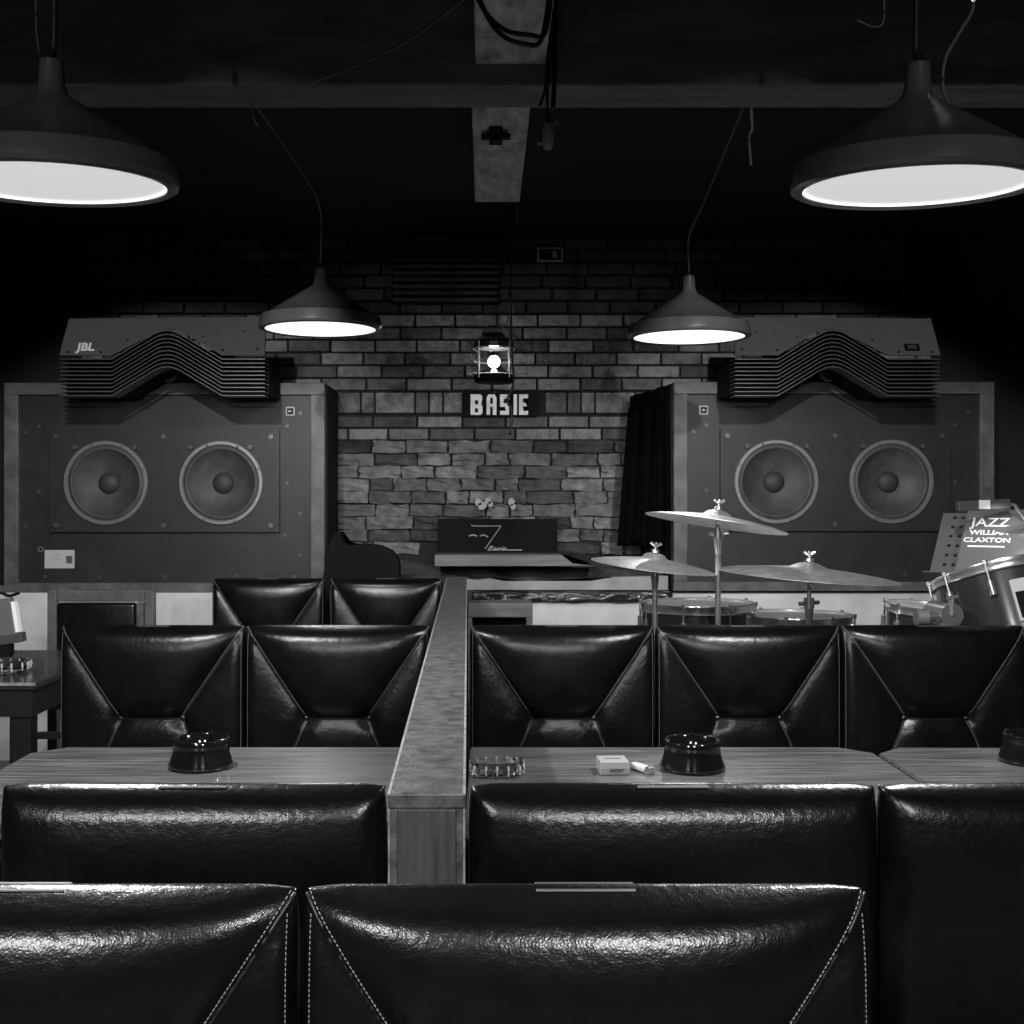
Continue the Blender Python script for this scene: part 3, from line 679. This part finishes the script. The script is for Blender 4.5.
def make_seat(label, group):
    t = thing('lounge_seat', label, 'seat', group=group)
    br = obj('backrest', backrest_mesh(), LEATHER, t, smooth=True, loc=(0, 0, ZB0))
    bm = BM()
    for s in SEAMS: tube(bm, seam_pts(s, 40, -.0005), .0016, 6)
    obj('piping', bm, PIPING, br, smooth=True)
    for sx in (-1, 1):
        bm = BM()
        for s in [q for q in SEAMS[:2]+SEAMS[3:] if q[0][0]*sx > 0]:
            L = math.hypot(s[0][0]-s[1][0], s[0][1]-s[1][1]); n = int(L/.0042)
            pts = seam_pts(s, n, .0006, .0038 if s[0][0] < 0 else -.0038)
            for i in range(0, n-1):
                a, b = pts[i], pts[i+1]; tube(bm, [a, a+(b-a)*.62], .00042, 4)
        obj('stitching', bm, THREAD, br)
        bm = BM()
        for i in range(100):
            z = .03+i*.0042; x = sx*(hw-.008)
            if z > HH-.02: break
            y = -front(x, z)-.0004; tube(bm, [(x, y, z), (x, -front(x, z+.0026)-.0004, z+.0026)], .00036, 4)
        obj('border_stitching', bm, THREAD, br)
    for x, z in BTN:
        bm = BM(); y = -front(x, z)
        lathe(bm, [(0, -.004), (.008, -.003), (.0085, .001), (.006, .004), (0, .0055)], 16, Matrix.Translation((x, y, z)) @ Matrix.Rotation(R(90), 4, 'X'))
        obj('button', bm, BUTTON, br, smooth=True)
    obj('number_tab', B(-.042, .042, -.010, .012, HH-.004, HH-.0012, bev=.0008), TAB, br)
    bm = B(-hw+.004, hw-.004, -.50, -.055, .315, .425, bev=.03, seg=4); obj('seat_cushion', bm, LEATHER, t, smooth=True)
    obj('base', B(-hw+.012, hw-.012, -.47, .02, .0, .314), BLACKWOOD, t)
    obj('back_board', B(-hw+.012, hw-.012, -.012, .014, .314, .405), BLACKWOOD, t)
    return t
def X(px, Y): return (px-485)/1200*Y
ROWN, ROWM, ROWF, ROWB = 1.016, 1.383, 3.145, 5.06
spots = [
 (X(585, ROWN), ROWN, 0, 'nearest black leather seat right of centre, whole backrest corner to corner', 'seats in the nearest row'),
 (-.395, ROWN, 0, 'nearest black leather seat at the lower left, cut by the frame', 'seats in the nearest row'),
 (X(195, ROWM), ROWM, 1, 'black leather seat back in the second row, left of the wooden rail', 'seats in the second row'),
 (X(672, ROWM), ROWM, 1, 'black leather seat back in the second row, just right of the wooden rail', 'seats in the second row'),
 (X(1083.5, ROWM), ROWM, 1, 'black leather seat back in the second row at the right edge', 'seats in the second row'),
 (X(154, ROWF), ROWF, 0, 'buttoned black leather seat behind the left table, left one of the pair', 'seats in the third row'),
 (X(338.5, ROWF), ROWF, 0, 'buttoned black leather seat behind the left table, beside the rail', 'seats in the third row'),
 (X(562, ROWF), ROWF, 0, 'buttoned black leather seat behind the right table, beside the rail', 'seats in the third row'),
 (X(747, ROWF), ROWF, 0, 'buttoned black leather seat in front of the three cymbals', 'seats in the third row'),
 (X(932, ROWF), ROWF, 0, 'buttoned black leather seat at the right edge in front of the tom drum', 'seats in the third row'),
 (X(269, ROWB), ROWB, 0, 'farthest black leather seat under the left speaker cabinet, left one', 'seats in the far back row'),
 (X(386.5, ROWB), ROWB, 0, 'farthest black leather seat next to the far end of the rail', 'seats in the far back row'),
]
seat0 = make_seat(spots[0][3], spots[0][4])
for i, (x, y, back_, lb, gr) in enumerate(spots):
    rz = math.pi if back_ else 0
    o = seat0 if i == 0 else dup(seat0, (x, y, 0), (0, 0, rz), lb)
    o.location = (x, y, 0); o.rotation_euler = (0, 0, rz); o['group'] = gr
    if i == 3: o.scale = (.985, 1, 1)
    if i == 2: o.scale = (.93, 1, 1)
    if y == ROWF: o.scale = (1.017 if x > 0 - .05 else 1.014, 1, 1)
del_group = [o for o in bpy.data.objects if o.name.startswith('lounge_seat')]

# ------------------------------------------------------------------ wooden rail between the blocks
rl = thing('divider_rail', 'long scuffed wooden rail running away between the seat blocks', 'rail', (-.066, 1.356, 0))
ang = math.atan2(-.1215+.066, 5.21-1.356); Ln = math.hypot(5.21-1.356, .0555)
rl.rotation_euler = (0, 0, -ang)
zt3 = 1.18-.33
obj('top_board', B(-.0435, .0435, -.003, Ln, zt3-.017, zt3, bev=.002), RAIL, rl)
obj('side_panel', B(-.0425, .0425, 0, Ln, .0, zt3-.017), RAIL, rl)
obj('end_panel', B(-.033, .033, -.0035, -.0005, .1, zt3-.018, bev=.001), mat('rail_end_wood', .05, .45, var=(12, .03, .09, 10), stretch=(6, 1, .5), bump=[('noise', 60, .3, .002)]), rl)
bm = BM()
for sx in (-1, 1): box(bm, sx*.0425-.0016, sx*.0425+.0016, -.0035, Ln, zt3-.0015, zt3+.0006)
for sx in (-1, 1): box(bm, sx*.0424-.0011, sx*.0424+.0011, -.0012, .004, .2, zt3-.018)
obj('worn_edge', bm, RAILEDGE, rl)

# ------------------------------------------------------------------ tables
def table(x0, x1, y0, y1, cut_l, cut_r, label, name='cafe_table'):
    t = thing(name, label, 'table', ((x0+x1)/2, (y0+y1)/2, 0)); cx, cy = (x0+x1)/2, (y0+y1)/2
    c = .06
    P = [(x0, y0), (x1, y0)]
    P += [(x1, y1-c), (x1-c, y1)] if cut_r else [(x1, y1)]
    P += [(x0+c, y1), (x0, y1-c)] if cut_l else [(x0, y1)]
    bm = BM(); a = [bm.verts.new((x-cx, y-cy, .62)) for x, y in P]; b = [bm.verts.new((x-cx, y-cy, .65)) for x, y in P]
    bm.faces.new(a[::-1]); bm.faces.new(b)
    for i in range(len(P)): bm.faces.new((a[i], a[(i+1) % len(P)], b[(i+1) % len(P)], b[i]))
    bmesh.ops.bevel(bm, geom=list(bm.edges), offset=.003, segments=2, affect='EDGES')
    obj('tabletop', bm, TABLE, t)
    obj('apron', B(x0-cx+.08, x1-cx-.08, y0-cy+.08, y1-cy-.08, .56, .62), BLACKWOOD, t)
    for sx in (x0-cx+.1, x1-cx-.1):
        for sy in (y0-cy+.1, y1-cy-.1): obj('leg', B(sx-.025, sx+.025, sy-.025, sy+.025, 0, .56, bev=.003), BLACKWOOD, t)
    return t
table(-.958, -.135, 1.98, 2.585, True, False, 'wood-grained table on the left holding one black ashtray')
table(-.032, .818, 1.98, 2.585, False, True, 'wood-grained table in the middle holding glass ashtray, cigarettes and black ashtray')
table(.826, 1.75, 1.98, 2.58, True, True, 'wood-grained table at the right edge beyond the seam')
# side table far left
st = thing('side_table', 'dark square side table at the left edge under the glass ashtray', 'table', (-1.62, 3.88, 0))
obj('tabletop', B(-.31, .31, -.39, .39, .63, .65, bev=.004), mat('dark_polished_wood', .03, .25, coat=.4, var=(8, .015, .06, 8), bump=[('noise', 60, .5, .004)]), st)
obj('apron', B(-.30, .30, -.38, .38, .55, .63), BLACKWOOD, st)
obj('edge_strip', B(-.31, .312, -.395, -.388, .643, .6515), RAILEDGE, st)
for sx in (-.26, .26):
    for sy in (-.34, .34): obj('leg', B(sx-.03, sx+.03, sy-.03, sy+.03, 0, .55, bev=.003), BLACKWOOD, st)

# framed wooden chair at the left
wc = thing('wooden_chair', 'wood-framed chair with a leather back panel under the left speaker cabinet', 'chair', (W(102, 0, 4.7).x, 4.7, 0))
CHW = mat('chair_frame_wood', .09, .35, coat=.3, var=(14, .05, .13, 7))
h_ = W(0, 590, 4.7).z
for s in (-1, 1): obj('post', B(s*.19-.018, s*.19+.018, -.02, .02, 0, h_, bev=.004), CHW, wc)
obj('top_rail', B(-.172, .172, -.02, .02, h_-.045, h_, bev=.004), CHW, wc)
bm = B(-.168, .14, -.035, .01, .56, h_-.048, bev=.014, seg=4); obj('back_pad', bm, LEATHER, wc, smooth=True)
bm = B(.142, .168, -.022, .005, .56, h_-.048); obj('carved_strip', bm, RAIL, wc)
obj('seat', B(-.2, .2, -.45, -.02, .44, .485, bev=.006), CHW, wc)
for s in (-1, 1): obj('leg', B(s*.175-.018, s*.175+.018, -.43, -.395, 0, .44, bev=.003), CHW, wc)
for z in (.2, .33): obj('stretcher', B(-.157, .157, -.42, -.40, z, z+.025), CHW, wc)

# menu book at the left edge
mh = thing('menu_binder', 'grey binder with white page edges standing on the side table', 'binder', (W(6, 0, 4.1).x, 4.1, .651))
obj('stand', B(-.05, .02, -.02, .02, 0, .04), BLACK, mh)
Mx = Matrix.Translation((0, 0, .04)) @ Matrix.Rotation(R(-9), 4, 'Y')
obj('cover', B(-.06, .05, -.022, .016, .012, .155, bev=.003, M=Mx @ Matrix.Translation((-.005, 0, 0))), mat('binder_grey', .1, .5), mh)
obj('pages', B(.0455, .058, -.018, .012, .035, .14, M=Mx), PAGES, mh)
obj('spine_band', B(-.063, .066, -.026, .02, .0, .032, bev=.003, M=Mx), mat('binder_band', .05, .5), mh)
bm = tube(BM(), curve_pts([(-.05, 0, .19), (-.02, 0, .215), (.01, 0, .205), (.045, 0, .215)], 6), .006); obj('ribbon', bm, BLACK, mh)

# ------------------------------------------------------------------ ashtrays, pack, lighter
def black_ashtray(px, py, label):
    Y = .53*1200/(py-501); t = thing('ashtray', label, 'ashtray', (X(px, Y), Y, .6505), group='black ashtrays on the tables')
    bm = BM(); lathe(bm, [(0, 0), (.060, 0), (.0645, .004), (.0635, .010), (.056, .030), (.0545, .046), (.056, .056), (.053, .059), (.049, .056), (.047, .03), (.045, .012), (0, .012)], 64)
    obj('bowl', bm, GLOSSBLACK, t, smooth=True)
    for a in (200, 320, 80):
        c = Vector((.0515*math.cos(R(a)), .0515*math.sin(R(a)), .0585)); d = Vector((math.cos(R(a)), math.sin(R(a)), 0))
        obj('cigarette_rest', cyl(BM(), c-d*.006, c+d*.006, .0022, 10), GLOSSBLACK, t, smooth=True)
    return t
black_ashtray(201, 767, 'black glazed ashtray on the left table')
black_ashtray(692.5, 769, 'black glazed ashtray beside the lighter on the middle table')
black_ashtray(1032, 762, 'black glazed ashtray cut by the right edge of the frame')
def glass_ashtray(x, y, label, s=1.0, rz=0):
    t = thing('glass_ashtray', label, 'ashtray', (x, y, .6505), (0, 0, rz), group='clear glass ashtrays')
    bm = BM()
    def ring(hx, hy, z, n=32, scal=0):
        out = []
        for i in range(n):
            a = 2*math.pi*i/n; c, s_ = math.cos(a), math.sin(a); q = (abs(c)**4+abs(s_)**4)**-.25
            w_ = 1+scal*(1 if i % 2 else -1)
            out.append(bm.verts.new((hx*c*q*w_*s, hy*s_*q*w_*s, z*s)))
        return out
    rs_ = [ring(.047, .036, 0), ring(.051, .040, .006, scal=.015), ring(.052, .041, .018, scal=.03), ring(.050, .039, .027, scal=.015), ring(.044, .033, .028), ring(.041, .030, .016), ring(.034, .024, .009)]
    for a, b in zip(rs_, rs_[1:]):
        for i in range(32): bm.faces.new((a[i], a[(i+1) % 32], b[(i+1) % 32], b[i]))
    bm.faces.new(rs_[0]); bm.faces.new(rs_[-1])
    obj('dish', bm, GLASS, t)
    bm = BM()
    for i in range(0, 32, 2):
        a = 2*math.pi*i/32; c, s_ = math.cos(a), math.sin(a); q = (abs(c)**4+abs(s_)**4)**-.25
        tube(bm, [(.0515*c*q*s, .0405*s_*q*s, .008*s), (.0525*c*q*s, .0415*s_*q*s, .015*s), (.051*c*q*s, .040*s_*q*s, .024*s)], .0022*s, 6)
    obj('cut_ribs', bm, mat('cut_glass_ridge', .8, .1, spec=1, trans=.2) if 'cut_glass_ridge' not in bpy.data.materials else bpy.data.materials['cut_glass_ridge'], t)
    return t
Yg = .53*1200/(777-501)
glass_ashtray(X(497, Yg), Yg+.02, 'clear square glass ashtray next to the rail on the middle table')
glass_ashtray(X(10, 3.75), 3.72, 'clear cut-glass ashtray on the dark side table at the left edge', 1.35, R(8))
Yp = .53*1200/(775-501)
pk = thing('cigarette_pack', 'pale cigarette pack lying on the middle table', 'cigarette pack', (X(614, Yp), Yp+.025, .6505), (0, 0, R(3)))
obj('box', B(-.0285, .0285, -.028, .03, 0, .026, bev=.002), PACK, pk)
obj('printed_band', B(-.027, .027, -.0285, -.0278, .002, .013), mat('pack_grey', .3, .4), pk)
text('pack_print', 'SHORT', .0085, BLACK, pk, (.004, -.029, .0085))
text('pack_print', 'Hilition', .011, mat('pack_ink', .12, .5), pk, (0, -.0005, .0268), (0, 0, 0), depth=.0003)
lg = thing('lighter', 'small white lighter between the cigarette pack and black ashtray', 'lighter', (X(640, 2.35), 2.36, .6505), (0, 0, R(28)))
bm = B(-.009, .009, -.028, .022, 0, .013, bev=.005, seg=3); obj('body', bm, LIGHTER, lg, smooth=True)
obj('spark_wheel', cyl(BM(), (-.006, -.033, .009), (.006, -.033, .009), .006, 14), STEEL, lg)
obj('hood', B(-.008, .008, -.040, -.028, 0, .008), CHROME, lg)

# ------------------------------------------------------------------ drum kit on a low riser
obj('trim_13', B(-.02, 2.9, 3.40, 5.0, 0, .2), BLACKWOOD, kind='structure')
RZ = .2
def rotm(rx, ry): return Matrix.Rotation(R(rx), 4, 'X') @ Matrix.Rotation(R(ry), 4, 'Y')
def cymbal(px, py, Y, r, rx, ry, label, scr=None, clamp=22, pole=.0085, base_dx=0):
    p = W(px, py, Y); t = thing('cymbal', label, 'cymbal', (p.x+base_dx, p.y, RZ)); c = Vector((-base_dx, 0, p.z-RZ))
    M = Matrix.Translation(c) @ rotm(rx, ry)
    bm = BM(); up = [(.005, .0), (.010, .0), (.028, -.004), (r*.20, -.014), (r*.22, -.0165), (r*.55, -.024), (r*.85, -.033), (r, -.040)]
    lathe(bm, up+[(a, b-.0016) for a, b in up[::-1]], 72, M, close=True)
    obj('plate', bm, CYM, t, smooth=True, auto=40)
    bm = BM(); lathe(bm, [(0, .034), (.005, .03), (.006, .018), (.004, .012), (.012, .010), (.013, .002), (0, .002)], 16, M)
    for s in (-1, 1): cyl(bm, M @ Vector((0, 0, .020)), M @ Vector((s*.016, 0, .030)), .005, 8)
    obj('wing_nut', bm, CHROME, t, smooth=True, auto=40)
    bm = BM(); cyl(bm, c+Vector((0, 0, -.05)), M @ Vector((0, 0, .0)), .006, 10)
    obj('felt_rod', bm, CHROME, t, smooth=True)
    k = Y/1200; zc = c.z-clamp*k
    bm = BM(); cyl(bm, (c.x, 0, zc+.01), c+Vector((0, 0, -.045)), pole*.8, 12); cyl(bm, (0, 0, .12), (c.x, 0, zc), pole, 16)
    obj('pole', bm, CHROME, t, smooth=True, auto=40)
    bm = BM(); cyl(bm, (c.x, 0, zc-.012), (c.x, 0, zc+.018), pole*1.9, 16); cyl(bm, (c.x-.03, 0, zc), (c.x+.03, 0, zc+.005), .006, 10); cyl(bm, (c.x, 0, zc-.06), (c.x, 0, zc-.012), pole*1.1, 14, pole*1.7)
    obj('tilter', bm, CHROME, t, smooth=True, auto=40)
    for a in (90, 210, 330):
        bm = BM(); cyl(bm, (0, 0, .30), (.22*math.cos(R(a)), .22*math.sin(R(a)), .01), .006, 8); obj('leg', bm, CHROME, t)
    return t
cymbal(718, 510, 3.5, .207, -3, 9, 'highest cymbal, tilted, on a stout chrome stand', clamp=24)
cymbal(655, 553, 3.55, .185, 2, 6.5, 'left cymbal on a thin stand, low beside the highest one', clamp=16, pole=.008)
cymbal(809, 562, 3.5, .26, 1, 4, 'wide right cymbal of the three above the seats', clamp=42, pole=.008)
cymbal(1068, 512, 3.55, .2, 2, -6, 'cymbal poking in at the right edge over the book')
def drum(px, py, Y, r, h, rx, ry, label, name='drum', shell=SHELL, headm=HEAD, lugs=8):
    p = W(px, py, Y); t = thing(name, label, 'drum', (p.x, p.y, RZ)); M = Matrix.Translation((0, 0, p.z-RZ)) @ rotm(rx, ry)
    bm = BM(); lathe(bm, [(r*.955, -.004), (r*.965, -.004), (r*.965, -h), (r*.955, -h)], 72, M, close=True); obj('shell', bm, shell, t, smooth=True, auto=40)
    bm = BM(); lathe(bm, [(0, 0), (r*.93, 0), (r*.97, -.003)], 72, M); obj('drum_head', bm, headm, t, smooth=True)
    for z0 in (0, -h+.02):
        bm = BM(); lathe(bm, [(r*.965, .006+z0), (r, .007+z0), (r*1.005, .002+z0), (r*.99, -.004+z0), (r*.99, -.016+z0), (r*1.015, -.020+z0), (r*.975, -.022+z0)], 72, M, close=True); obj('hoop', bm, CHROME, t, smooth=True, auto=40)
    for i in range(lugs):
        a = 2*math.pi*(i+.5)/lugs; c = Vector((r*1.02*math.cos(a), r*1.02*math.sin(a), 0))
        bm = BM(); cyl(bm, M @ (c+Vector((0, 0, .008))), M @ (c+Vector((0, 0, -.05))), .0035, 8); cyl(bm, M @ (c+Vector((0, 0, .012))), M @ (c+Vector((0, 0, .0))), .0065, 6)
        cyl(bm, M @ (c+Vector((0, 0, -.045))), M @ (c+Vector((0, 0, -.085))), .009, 10)
        obj('tension_lug', bm, CHROME, t, smooth=True, auto=40)
    return t, M
t, M = drum(697, 604, 3.85, .183, .13, 0, 0, 'snare drum with chrome hoops between the cymbal stands', 'snare_drum')
bm = BM(); cyl(bm, (-.185, -.02, .50), (-.225, -.03, .44), .012, 10); cyl(bm, (-.19, -.03, .56), (-.20, -.03, .5), .008, 10); obj('strainer', bm, CHROME, t)
for a in (30, 150, 270): obj('leg', cyl(BM(), (.04*math.cos(R(a)), .04*math.sin(R(a)), .50), (.2*math.cos(R(a)), .2*math.sin(R(a)), .005), .007, 8), CHROME, t)
t, M = drum(795, 616, 3.8, .178, .38, 0, 0, 'floor tom with a pale head right of the snare drum', 'floor_tom')
for a in (30, 150, 270): obj('leg', cyl(BM(), (.19*math.cos(R(a)), .19*math.sin(R(a)), .4), (.2*math.cos(R(a)), .2*math.sin(R(a)), .005), .006, 8), CHROME, t)
# tilted tom at the right
tomt, M = drum(1003, 571, 3.42, .2, .26, -16, -9, 'dark glossy tom drum with chrome hoop at the right edge', 'tom_drum', lugs=10)
for v in ():
    pass
Mi = M
bm = B(-.022, .022, -.2045, -.190, -.17, -.055, bev=.004, M=M @ Matrix.Rotation(R(-17), 4, 'Z')); obj('badge', bm, PAPER, tomt)
bm = B(-.015, .015, -.207, -.200, -.16, -.09, M=M @ Matrix.Rotation(R(-17), 4, 'Z')); obj('badge_plate', bm, BLACK, tomt)
# bracket and arm of the tom
bc = W(951, 615, 3.25)-tomt.location
bm = BM(); cyl(bm, bc+Vector((-.01, .10, 0)), bc+Vector((0, -.01, 0)), .032, 20); cyl(bm, bc+Vector((0, 0, .0)), bc+Vector((-.07, .0, -.006)), .011, 14); cyl(bm, bc+Vector((0, -.01, .0)), bc+Vector((0, -.01, .045)), .006, 10)
cyl(bm, bc+Vector((-.014, -.01, .045)), bc+Vector((.014, -.01, .05)), .006, 10); obj('bracket', bm, CHROME, tomt, smooth=True, auto=40)
bm = BM(); cyl(bm, bc+Vector((-.095, .0, -.006)), bc+Vector((-.065, .0, -.006)), .023, 20); obj('knob', bm, mat('knob_grey', .25, .4, metal=.5), tomt, smooth=True, auto=40)
bm = BM(); cyl(bm, bc+Vector((-.10, .01, -.035)), bc+Vector((-.0, .01, -.035)), .005, 10); cyl(bm, bc+Vector((-.02, .02, -.02)), (bc.x-.02, bc.y+.02, .0), .012, 12); obj('arm', bm, CHROME, tomt)
t, M = drum(925, 607, 3.95, .125, .16, 3, 4, 'small shallow drum with chrome hoop left of the tom bracket', 'small_drum', lugs=6)
obj('stand_pole', cyl(BM(), (0, 0, .0), (0, 0, .42), .012, 12), CHROME, t)

# music stand and book
YS = 4.25
ctr = W(997, 546.5, YS); ms = thing('music_stand', 'grey perforated music stand behind the tom drum', 'music stand', (ctr.x, ctr.y, RZ))
Ms = Matrix.Translation((0, 0, ctr.z-RZ)) @ Matrix.Rotation(R(-36), 4, 'Z') @ Matrix.Rotation(R(-40), 4, 'X')
bm = BM(); gw, gh = .21, .152
xs_ = [-gw+.0+i*.014 for i in range(31)]; zs_ = [-gh+j*.027 for j in range(11)]
# perforated plate: grid of small frames with round-ish holes on both flanks
def plate(bm):
    nx, nz = 14, 7; cw, ch = 2*gw/nx, 2*gh/nz
    for i in range(nx):
        for j in range(nz):
            x0, z0 = -gw+i*cw, -gh+j*ch; hole = i in (1, 2, 11, 12)
            for y in (0, .002):
                c = [(x0, z0), (x0+cw/2, z0), (x0+cw, z0), (x0+cw, z0+ch/2), (x0+cw, z0+ch), (x0+cw/2, z0+ch), (x0, z0+ch), (x0, z0+ch/2)]
                o_ = [bm.verts.new(Ms @ Vector((a, y, b))) for a, b in c]
                if not hole: bm.faces.new(o_); continue
                h_ = [bm.verts.new(Ms @ Vector((x0+cw/2+.0075*math.cos(q), y, z0+ch/2+.0075*math.sin(q)))) for q in [R(225+45*m) for m in range(8)]]
                for m in range(8): bm.faces.new((o_[m], o_[(m+1) % 8], h_[(m+1) % 8], h_[m]))
plate(bm); bmesh.ops.remove_doubles(bm, verts=bm.verts, dist=.0001); obj('desk', bm, PERF, ms)
obj('lip', B(-gw-.01, gw, -.045, .002, -gh-.004, -gh, M=Ms), PERF, ms)
obj('pole', cyl(BM(), (0, .03, 0), (0, .03, ctr.z-RZ), .011, 12), SLAT, ms)
for a in (90, 210, 330): obj('leg', cyl(BM(), (0, .03, .2), (.22*math.cos(R(a)), .03+.22*math.sin(R(a)), .01), .007, 8), SLAT, ms)
bk = thing('book', 'silver grey jazz photography book leaning on the music stand', 'book', tuple(ctr))
Mb = Matrix.Rotation(R(-36), 4, 'Z') @ Matrix.Rotation(R(-40), 4, 'X')
obj('cover', B(-.115, .115, -.030, -.003, -gh, gh-.005, bev=.002, M=Mb), BOOKM, bk)
obj('pages', B(-.110, .1165, -.028, -.005, -gh+.004, gh-.008, M=Mb), PAGES, bk)
er = Mb.to_euler()
for s, sz, lx, lz, sxx in (('JAZZ', .056, -.028, .082, 1.05), ('WILLIAM', .029, -.026, .036, 1.15), ('CLAXTON', .029, -.029, .002, 1.15)):
    pt = Mb @ Vector((lx, -.0322, lz)); text('title_line', s, sz, WHITEP, bk, pt, (Matrix(Mb) @ Matrix.Rotation(R(90), 4, 'X')).to_euler(), sx=sxx, depth=.0004, bold=.0006)
obj('title_line', B(-.09, .034, -.0315, -.030, -.028, -.022, M=Mb), WHITEP, bk)
sl = thing('stand_light', 'dark bar light with a pale tag clipped above the book', 'lamp', W(985, 505, 4.2))
k = 4.2/1200
obj('bar', B(-28*k, 24*k, -.015, .015, -5*k, 5*k, bev=.003, M=Matrix.Rotation(R(-3), 4, 'Y')), mat('bar_grey', .035, .5), sl)
obj('tag', B(-8*k, 3*k, -.018, -.0155, -4*k, 5*k), PAPER, sl)
bm = tube(BM(), [(24*k, 0, 1*k), (30*k, 0, 0), (40*k, 0, -14*k), (38*k, .02, -40*k)], .006); obj('gooseneck', bm, CHROME, sl)
ld = bpy.data.lights.new('book_light', 'SPOT'); ld.energy = 1.2; ld.spot_size = R(130); ld.spot_blend = .6; ld.shadow_soft_size = .01
lo = bpy.data.objects.new('book_light', ld); C.objects.link(lo); lo.parent = sl; lo.location = (14*k, -.10, 1*k); lo.rotation_euler = (R(28), 0, 0)
